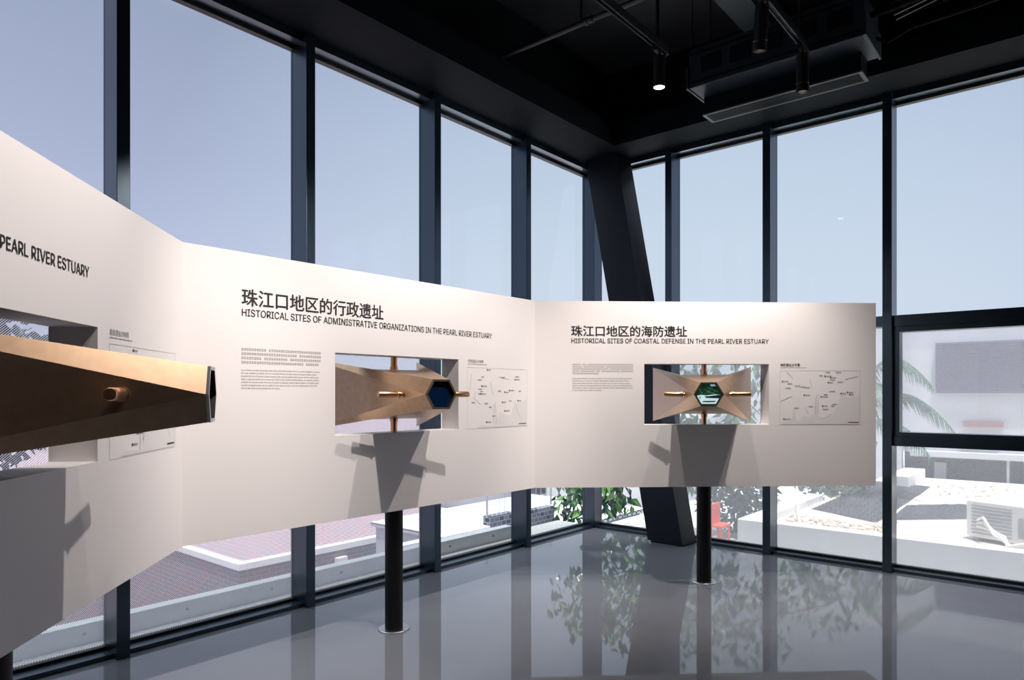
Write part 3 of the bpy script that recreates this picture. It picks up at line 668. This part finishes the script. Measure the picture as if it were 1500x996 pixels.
for x in (1.828, 3.10): part_of(MB().box(x, x+.017, -1.49, -1.04, 3.895, 4.06), 'bracket', M_['duct'], fc)
m = MB()
for i in range(5): m.box(1.95+.23*i, 2.10+.23*i, -1.482, -1.47, 4.0, 4.12)
m.box(1.86, 3.09, -1.478, -1.47, 3.93, 3.945); m.box(1.86, 3.09, -1.478, -1.47, 4.15, 4.165)
part_of(m, 'access_plate', M_['steel'], fc)
m = MB(); m.path([(3.1, -1.2, 3.99), (3.18, -1.16, 3.95), (3.3, -1.12, 4.02), (3.9, -1.08, 4.06), (6.2, -.95, 4.09)], .014, n=8); part_of(m, 'coolant_pipe', M_['steel'], fc)
m = MB(); m.path([(3.1, -1.3, 4.1), (3.5, -1.3, 4.13), (6.2, -1.2, 4.18)], .022, n=8); part_of(m, 'coolant_pipe', M_['steel'], fc)
# pipe
pp = empty('ceiling_pipe', (1.4, -2.2, 4.27)); tag(pp, 'dark grey pipe with couplings running across the ceiling to the long beam', 'pipe')
part_of(MB().tube((.41, -2.21, 4.285), (5.2, -2.21, 4.285), .020, n=16), 'pipe_run', M_['track'], pp)
for x in (1.36, 2.0, 3.6):
    part_of(MB().lathe((x, -2.21, 4.285), (1, 0, 0), [(0, .022), (.004, .03), (.03, .03), (.034, .024), (.05, .024), (.054, .029), (.075, .029), (.08, .022)], n=18), 'coupling', M_['track'], pp)
    part_of(MB().tube((x-.03, -2.21, 4.30), (x-.03, -2.21, CZ), .008, n=8), 'hanger_rod', M_['lampblk'], pp)
# deep ceiling beam
struct(MB().box(2.03, 2.25, -8, -.32, 4.55, CZ).build('beam_middle', M_['duct']), 'dark ceiling beam running towards the short window wall')
struct(MB().box(3.58, 3.72, -8, -.32, 4.40, CZ).build('beam_side', M_['steel']), 'narrow dark ceiling beam')
# cable tray behind the unit
ct = empty('cable_tray', (4.6, -.8, 4.4)); tag(ct, 'black cable tray with loose cables above the short window wall', 'cable tray')
m = MB(); m.box(3.2, 8.5, -1.0, -.99, 4.35, 4.41); m.box(3.2, 8.5, -.66, -.65, 4.35, 4.41)
for i in range(22): m.box(3.2+.24*i, 3.225+.24*i, -.99, -.66, 4.35, 4.36)
part_of(m, 'tray', M_['steel'], ct)
for j in range(4):
    m = MB(); y = -.95+.08*j
    m.path([(3.15, y-.02, 4.30), (3.6, y, 4.375+.01*j), (5, y+.01, 4.372), (8.4, y, 4.375)], .010, n=6); part_of(m, 'cable', M_['lampblk'], ct)
for x in (3.4, 5.2, 7.0): part_of(MB().tube((x, -.995, 4.4), (x, -.995, CZ), .006, n=6), 'hanger_rod', M_['lampblk'], ct)

# ------------------------------------------------------------------ outside, beyond the short window wall
struct(MB().box(-1.2, 40, .16, 60, -.9, -.42).build('ground_terrace', M_['conc']), 'pale terrace outside the short window wall')
pw = MB(); pw.prism([(1.17, 1.2, -.42), (12, 1.2, -.42), (12, 1.38, -.42), (1.37, 1.38, -.42), (1.37, 3.85, -.42), (1.17, 3.85, -.42)],
                    [(1.17, 1.2, .07), (12, 1.2, .07), (12, 1.38, .07), (1.37, 1.38, .07), (1.37, 3.85, .07), (1.17, 3.85, .07)])
tag(pw.build('planter_wall', M_['whitew'], bevel=.008), 'low white planter wall turning a corner on the terrace outside', 'planter wall')
def patch(name, pts, z, m, h=.05, rough=.03, n=26, seed=1):
    """bumpy low heap over a closed outline"""
    rnd = random.Random(seed); b = MB()
    xs = [p[0] for p in pts]; ys = [p[1] for p in pts]; x0, x1, y0, y1 = min(xs), max(xs), min(ys), max(ys)
    g = {}
    for i in range(n+1):
        for j in range(n+1):
            u, v = i/n, j/n
            a = Vector(pts[0]).lerp(Vector(pts[1]), u); c = Vector(pts[3]).lerp(Vector(pts[2]), u); q = a.lerp(c, v)
            e = min(1, 6*min(u, 1-u, v, 1-v))
            g[i, j] = b.bm.verts.new((q.x, q.y, z+e*(h+rnd.uniform(-rough, rough))))
    for i in range(n):
        for j in range(n):
            f = b.bm.faces.new((g[i, j], g[i+1, j], g[i+1, j+1], g[i, j+1])); f.smooth = True
    return b.build(name, m)
struct(MB().box(1.37, 12, 1.38, 7.9, -.42, -.02).build('ground_bed', M_['dirt']), 'sandy dirt inside the planter wall')
tag(patch('painted_shade_patch', [(1.45, 3.0), (2.35, 2.45), (2.3, 6.6), (1.42, 6.8)], -.02, M_['painted_shade'], .03, .012, seed=3), 'dark painted shade on the bed just past the planter corner', 'painted_shade', kind='stuff')  # shaded ground put in as a dark patch on the dirt
tag(patch('painted_shade_patch', [(2.42, 2.75), (3.15, 3.45), (3.1, 4.9), (2.36, 4.2)], -.02, M_['painted_shade'], .03, .012, seed=4), 'narrow strip of painted shade on the bed beside the outdoor air conditioner', 'painted_shade', kind='stuff')  # another shaded area, painted as a dark strip
# rubble stones as one uncountable spread
b = MB(); rnd = random.Random(5)
for i in range(420):
    if i < 200: x = rnd.uniform(1.45, 2.6); y = 1.85+abs(rnd.gauss(0, .3))
    else: x = rnd.uniform(1.8, 5); y = rnd.uniform(5.4, 7.4)
    if y < 1.5 or (x < 2.4 and 2.4 < y < 6.9): continue
    r = rnd.uniform(.008, .034)
    vs = bmesh.ops.create_icosphere(b.bm, subdivisions=1, radius=r, matrix=Matrix.Translation((x, y, -.02+r*.3)))['verts']
    for v in vs: v.co += Vector((rnd.uniform(-1, 1), rnd.uniform(-1, 1), rnd.uniform(-1, 1)))*r*.25
tag(b.build('rubble', M_['rubble']), 'scattered broken stones across the sunlit dirt bed', 'rubble', kind='stuff')
# thin white stay bar
gw = MB().tube((1.30, 2.9, .30), (2.08, .60, -.40), .010, n=10); gw.tube((2.08, .60, -.42), (2.08, .60, -.40), .03, n=12)
tag(gw.build('stay_bar', M_['whitew']), 'thin white stay bar slanting over the planter wall', 'stay bar')
# outdoor air conditioner
acx, acy = 3.42, 2.15
ac = empty('air_conditioner', (acx, acy, -.02)); tag(ac, 'white outdoor air conditioner unit standing on the sunlit dirt bed', 'air conditioner')
Rz = Matrix.Translation((acx, acy, -.02)) @ Matrix.Rotation(math.radians(-24), 4, 'Z')
m = MB(); m.box(-.10, .52, -.13, .15, .04, .42, 0, Rz); part_of(m, 'casing', M_['acw'], ac, bevel=.015)
m = MB()
for i in range(9): m.box(-.04+.0, .34, -.137, -.13, .08+.035*i, .095+.035*i, 0, Rz)
part_of(m, 'fan_grille', M_['acd'], ac)
m = MB(); m.box(.40, .46, -.14, -.13, .1, .3, 0, Rz); part_of(m, 'valve_cover', M_['acd'], ac)
for sx2 in (-.04, .44): part_of(MB().box(sx2, sx2+.06, -.12, .14, 0, .04, 0, Rz), 'foot', M_['acd'], ac)
for j in range(3):
    m = MB(); m.path([Rz @ Vector(q) for q in ((.02, -.14, .22-.03*j), (.12, -.22, .27-.05*j), (.25+.05*j, -.27, .12), (.42, -.3-.03*j, .05), (.75, -.32, .06+.05*j))], .014, n=8); part_of(m, 'hose', M_['acw'], ac)
# building across the terrace
bd = empty('terrace_building', (5, 8.5, -.42)); tag(bd, 'pale building across the terrace with a wide grey louvred window', 'building')
m = MB(); m.box(-1.5, 14, 8.2, 14, .42, 2.95); m.box(-1.5, 1.6, 8.0, 8.2, -.42, 2.95); m.box(1.75, 14, 7.95, 8.2, .36, .46)
part_of(m, 'wall', M_['palew'], bd)
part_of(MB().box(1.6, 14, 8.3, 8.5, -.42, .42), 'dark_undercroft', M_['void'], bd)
m = MB(); m.box(2.13, 9, 8.12, 8.2, 1.52, 2.44); w_ = part_of(m, 'louvre_window', M_['louver'], bd)
m = MB()
for i in range(20): m.box(2.16, 9, 8.10, 8.12, 1.55+.045*i, 1.565+.045*i)
part_of(m, 'louvre_blade', M_['louver'], w_)
part_of(MB().box(2.56, 3.14, 8.1, 8.2, .92, 1.0), 'sign_strip', M_['rust'], bd)
part_of(MB().box(2.1, 2.28, 8.2, 8.3, -.1, .24), 'utility_box', M_['greyw'], bd)
part_of(MB().box(3.2, 3.24, 7.98, 8.05, -.42, .4), 'drain_pipe', M_['greyw'], bd)
tag(MB().box(1.72, 2.05, 6.1, 7.6, -.03, .17).build('kerb_block', M_['whitew'], bevel=.01), 'sunlit white kerb block by the dark undercroft', 'kerb')

# leaves
def leaf_quad(b, base, d, nrm, ln, wd, mi=0, fold=.15):
    d = Vector(d).normalized(); s = d.cross(Vector(nrm)).normalized(); n_ = s.cross(d)
    B = Vector(base); pts = []
    c0 = b.bm.verts.new(B); c1 = b.bm.verts.new(B+d*ln*.45-n_*ln*fold*.3); c2 = b.bm.verts.new(B+d*ln-n_*ln*fold)
    l1 = b.bm.verts.new(B+d*ln*.38+s*wd+n_*wd*.3); r1 = b.bm.verts.new(B+d*ln*.38-s*wd+n_*wd*.3)
    for f in ((c0, c1, l1), (c1, c2, l1), (c0, r1, c1), (c1, r1, c2)):
        q = b.bm.faces.new(f); q.material_index = mi; q.smooth = True
def rv(r): return Vector((r.uniform(-1, 1), r.uniform(-1, 1), r.uniform(-1, 1)))
def tree(name, trunk, blobs, nleaf, ln, label, seed, mats, branches=()):
    rnd = random.Random(seed); root = empty(name, trunk[0]); tag(root, label, 'tree')
    m = MB(); m.path(trunk, .05, n=10)
    part_of(m, 'trunk', M_['bark'], root)
    for bpts in branches: part_of(MB().path(bpts, .014, n=8), 'branch', M_['bark'], root)
    b = MB(); tot = sum(q[3] for q in blobs)
    for (c, rad, _, wgt) in blobs:
        for i in range(int(nleaf*wgt/tot)):
            p = Vector(c)+Vector([a*k for a, k in zip(rv(rnd), rad)])
            d = rv(rnd)*.7+Vector((0, 0, -.9))
            l_ = ln*rnd.uniform(.7, 1.25)
            leaf_quad(b, p, d, rv(rnd), l_, l_*.26, 1 if rnd.random() < .35 else 0)
    part_of(b, 'foliage', mats, root, recalc=False)
tree('leafy_tree', [(-.55, 3.1, -.42), (-.5, 3.0, .8), (-.35, 2.7, 2.0)],
     [((-.75, 1.75, 1.15), (.45, .5, .75), 0, 1.0), ((-.1, 1.7, 1.2), (.6, .5, .75), 0, 1.3), ((.4, 1.6, .75), (.3, .35, .45), 0, .6), ((-1.3, 1.5, .05), (.22, .25, .33), 0, .42), ((-.75, 1.5, .2), (.25, .25, .28), 0, .4),
      ((-1.3, 1.9, 1.6), (.4, .5, .45), 0, .6), ((.8, 2.3, 1.4), (.5, .6, .6), 0, .8), ((1.5, 3.6, 1.2), (.5, .7, .6), 0, .6)],
     1700, .17, 'broad-leaved tree hanging its branches outside the corner of the glazing', 11, [M_['leaf'], M_['leaf2']],
     [[(-.4, 2.8, 1.5), (-.1, 2.0, 1.4), (.35, 1.6, .9)], [(-.45, 2.9, 1.2), (-.9, 2.0, 1.0), (-1.25, 1.5, .2)], [(-.35, 2.7, 1.9), (.6, 2.4, 1.6), (1.5, 3.5, 1.4)]])
def bush(name, c, rad, nleaf, ln, label, seed, mats, cat='shrub'):
    rnd = random.Random(seed); root = empty(name, (c[0], c[1], c[2]-rad[2])); tag(root, label, cat)
    m = MB()
    for i in range(5):
        d = rv(rnd); m.tube((c[0], c[1], c[2]-rad[2]), (c[0]+d.x*rad[0]*.6, c[1]+d.y*rad[1]*.6, c[2]+rad[2]*.3), .018, .006, n=6)
    part_of(m, 'stem', M_['bark'], root)
    b = MB()
    for i in range(nleaf):
        v = rv(rnd)
        while v.length > 1: v = rv(rnd)
        p = Vector((c[0]+v.x*rad[0], c[1]+v.y*rad[1], c[2]+v.z*rad[2]))
        l_ = ln*rnd.uniform(.6, 1.3); leaf_quad(b, p, rv(rnd)+Vector((0, 0, .2)), rv(rnd), l_, l_*.25, 1 if rnd.random() < .4 else 0)
    part_of(b, 'foliage', mats, root, recalc=False)
bush('leafy_shrub', (1.25, 4.75, .18), (.55, .6, .3), 620, .12, 'sunlit green shrub growing in the dirt bed behind the planter corner', 21, [M_['leaf'], M_['leaf2']])
bush('leafy_shrub', (.55, 2.7, .15), (.55, .5, .55), 1300, .11, 'dark green shrub between the corner and the planter wall', 22, [M_['leaf'], M_['leaf']])
# palm with pinnate fronds
bp0 = (1.55, 5.0, -.05); root = empty('palm_plant', bp0); tag(root, 'green palm with drooping feathery fronds outside the casement window', 'plant')
part_of(MB().tube(bp0, (1.5, 5.02, 1.5), .07, .05, n=14), 'stem', M_['bark'], root)
rnd = random.Random(31)
for (az, ln_, z0, zt, dp_) in ((-.05, 1.05, 1.5, 2.15, .55), (.12, 1.35, 1.2, 1.62, .75), (-.9, 1.2, 1.4, 1.8, .8), (2.6, 1.2, 1.5, 2.0, .7), (1.5, 1.1, 1.5, 2.0, .7), (3.8, 1.1, 1.3, 1.7, .8), (-.35, 1.15, 1.0, 1.2, .6)):
    m = MB(); d = Vector((math.cos(az), math.sin(az), 0)); sd_ = Vector((-d.y, d.x, 0)); pts = []
    for i in range(17):
        t = i/16; pts.append(Vector((1.5, 5.01, z0))+d*ln_*t+Vector((0, 0, (zt-z0)*math.sin(min(1, t*1.6)*PI/2)-dp_*t**3)))
    m.path(pts, .007, n=6)
    for i in range(2, 16):
        w = .34*math.sin(PI*(i/16.5)**.8)+.06; k = (pts[i+1]-pts[i]).normalized()
        for sg in (-1, 1):
            for h in range(2):
                q0 = pts[i].lerp(pts[i+1], .5*h); f = rnd.uniform(.85, 1.1); q1 = q0+k*.036
                tip = q0+sd_*sg*w*f*.55+k*w*.55+Vector((0, 0, -.75*w*f)); mid = q0.lerp(tip, .5)+Vector((0, 0, .07*w/.3))
                m.face([q0, q1, mid+k*.036, mid]); m.face([mid, mid+k*.036, tip])
    part_of(m, 'leaf', M_['banana'], root, recalc=False)
# red chair
rc = empty('plastic_chair', (.8, 1.55, -.42)); tag(rc, 'small red plastic chair outside by the dark shrub', 'chair')
part_of(MB().box(.72, .88, 1.45, 1.72, -.12, -.09), 'seat', M_['red'], rc, bevel=.008)
part_of(MB().box(.72, .75, 1.45, 1.72, -.09, .16), 'backrest', M_['red'], rc, bevel=.008)
for x, y in ((.735, 1.47), (.735, 1.70), (.865, 1.47), (.865, 1.70)): part_of(MB().tube((x, y, -.42), (x, y, -.12), .014, n=8), 'leg', M_['red'], rc)

# ------------------------------------------------------------------ outside, beyond the long window wall
struct(MB().box(-120, -1.2, -90, 120, -4.6, -4.2).build('ground_street', M_['plaza']), 'red paved ground below the long window wall')
struct(MB().box(-.62, -.15, -12, .16, -.4, -.012).build('ground_ledge', M_['gravel']), 'pale ledge at the foot of the long window wall')
sb = empty('steel_channel', (-.4, -4, 0)); tag(sb, 'pale grey steel channel with bolts lying along the ledge outside', 'steel channel')
m = MB(); m.box(-.43, -.40, -9, -.95, -.012, .112); m.box(-.50, -.43, -9, -.95, .100, .112); m.box(-.50, -.43, -9, -.95, -.012, 0); m.box(-.43, -.17, -.95, -.92, -.012, .112)
part_of(m, 'channel', M_['galv'], sb, bevel=.003)
m = MB()
y = -8.7
while y < -1.1:
    part_of(MB().tube((-.40, y, .055), (-.388, y, .055), .010, n=8), 'bolt', M_['acd'], sb); y += .62
# brick building with tiled roof and white coping
bb = empty('brick_building', (-8, 2, -4.2)); tag(bb, 'red brick building below with a tiled roof and white coping', 'building')
part_of(MB().box(-26, -5.45, -1.27, 4.6, -4.2, -1.12), 'wall', M_['brick'], bb)
m = MB(); m.prism([(-26, -1.1, -1.12), (-5.6, -1.1, -1.12), (-5.6, 4.5, -1.12), (-26, 4.5, -1.12)], [(-26, 1.2, -.75), (-7.4, 1.2, -.75), (-7.4, 2.2, -.75), (-26, 2.2, -.75)])
part_of(m, 'roof', M_['tile'], bb)
m = MB(); m.box(-26, -5.42, -1.30, -1.17, -1.14, -1.03); m.box(-5.55, -5.42, -1.17, 4.6, -1.14, -1.03); part_of(m, 'coping', M_['whitew'], bb, bevel=.01)
d_ = part_of(MB().box(-5.47, -5.42, -.75, .25, -2.2, -1.35), 'doorway', M_['void'], bb)
part_of(MB().box(-5.46, -5.36, .42, .62, -3.0, -1.25), 'door_post', M_['whitew'], bb)
bush('flowering_shrub', (-4.6, -.9, -2.1), (.5, .8, .35), 500, .12, 'red flowering shrub in front of the brick building doorway', 41, [M_['red'], M_['leaf2']])
# grey rendered house
gh = empty('grey_house', (-7, 7, -4.2)); tag(gh, 'pale grey rendered house beyond the brick building', 'house')
part_of(MB().box(-16, -5.0, 4.72, 9.0, -4.2, -.35), 'wall', M_['greyw'], gh)
part_of(MB().box(-16.2, -4.8, 4.72, 9.2, -.35, -.22), 'roof', M_['shed'], gh)
for y in (5.4, 6.6, 7.8): part_of(MB().box(-5.02, -4.97, y, y+.6, -1.5, -.8), 'window', M_['void'], gh)
# white corrugated roof
wh = empty('white_shed', (-5, 2, -4.2)); tag(wh, 'white shed with a ribbed metal roof beyond the channel', 'shed')
m = MB(); m.prism([(-4.4, .45, -4.2), (-1.9, .45, -4.2), (-1.9, 4.4, -4.2), (-4.4, 4.4, -4.2)], [(-4.4, .45, -.55), (-1.9, .45, -.62), (-1.9, 4.4, -.62), (-4.4, 4.4, -.55)])
part_of(m, 'wall', M_['greyw'], wh)
m = MB()
for i in range(26): m.box(-4.5, -1.8, .42+.155*i, .42+.155*i+.10, -.60, -.545)
m.box(-4.5, -1.8, .42, 4.45, -.56, -.535)
part_of(m, 'roof', M_['shed'], wh)
# block wall and wire fence
bw = empty('block_wall', (-1.55, .6, -4.2)); tag(bw, 'dark grey openwork block wall beyond the corner of the glazing', 'block wall')
part_of(MB().box(-1.62, -1.5, -.07, .40, -4.2, -.04), 'pier', M_['blocks'], bw); part_of(MB().box(-1.62, -1.5, .72, 1.28, -4.2, -.07), 'pier', M_['blocks'], bw)
part_of(MB().box(-1.62, -1.5, -1.6, -.07, -4.2, -.16), 'low_wall', M_['gravel'], bw)
part_of(MB().box(-1.60, -1.52, .40, .72, -4.2, -.10), 'low_wall', M_['blocks'], bw)
wf = empty('wire_fence', (-1.55, .6, -.04)); tag(wf, 'thin wire mesh fence standing on the block wall', 'fence')
m = MB()
for i in range(13): y = -.05+.11*i; m.tube((-1.56, y, -.06), (-1.56, y, .62), .004, n=5)
for z in (.1, .28, .46, .62): m.tube((-1.56, -.06, z), (-1.56, 1.28, z), .004, n=5)
part_of(m, 'mesh', M_['greyw'], wf)
for y in (-.07, 1.28): part_of(MB().tube((-1.56, y, -.06), (-1.56, y, .66), .014, n=8), 'post', M_['greyw'], wf)
# white house wall behind the fence, seen between the branches
wb = empty('white_house', (-4, 7, -4.2)); tag(wb, 'plain white house behind the wire fence', 'house')
part_of(MB().box(-4.6, -1.9, 5.2, 9.5, -4.2, 1.05), 'wall', M_['whitew'], wb)
part_of(MB().box(-4.8, -1.75, 5.0, 9.7, 1.05, 1.18), 'roof', M_['galv'], wb)
# far trees
for i, (x, y, r, h, lab) in enumerate(((-11, -6.0, 1.5, 2.9, 'dark tree far left beyond the long window wall'), (-14.5, -2.6, 1.6, 2.8, 'dark round tree beyond the nearest scope'),
                                  (-9.5, -9.9, 1.4, 2.7, 'dark tree behind the near end of the screen'))):
    rnd = random.Random(60+i); root = empty('far_tree', (x, y, -4.2)); tag(root, lab, 'tree', 'dark trees below the long window wall')
    part_of(MB().tube((x, y, -4.2), (x, y, h-1.5), .16, .1, n=10), 'trunk', M_['bark'], root)
    b = MB()
    for j in range(1100):
        v = rv(rnd)
        while v.length > 1: v = rv(rnd)
        p = Vector((x, y, h-1.2))+Vector((v.x*r, v.y*r, v.z*1.9)); leaf_quad(b, p, rv(rnd), rv(rnd), .38, .12)
    part_of(b, 'foliage', M_['farleaf'], root, recalc=False)
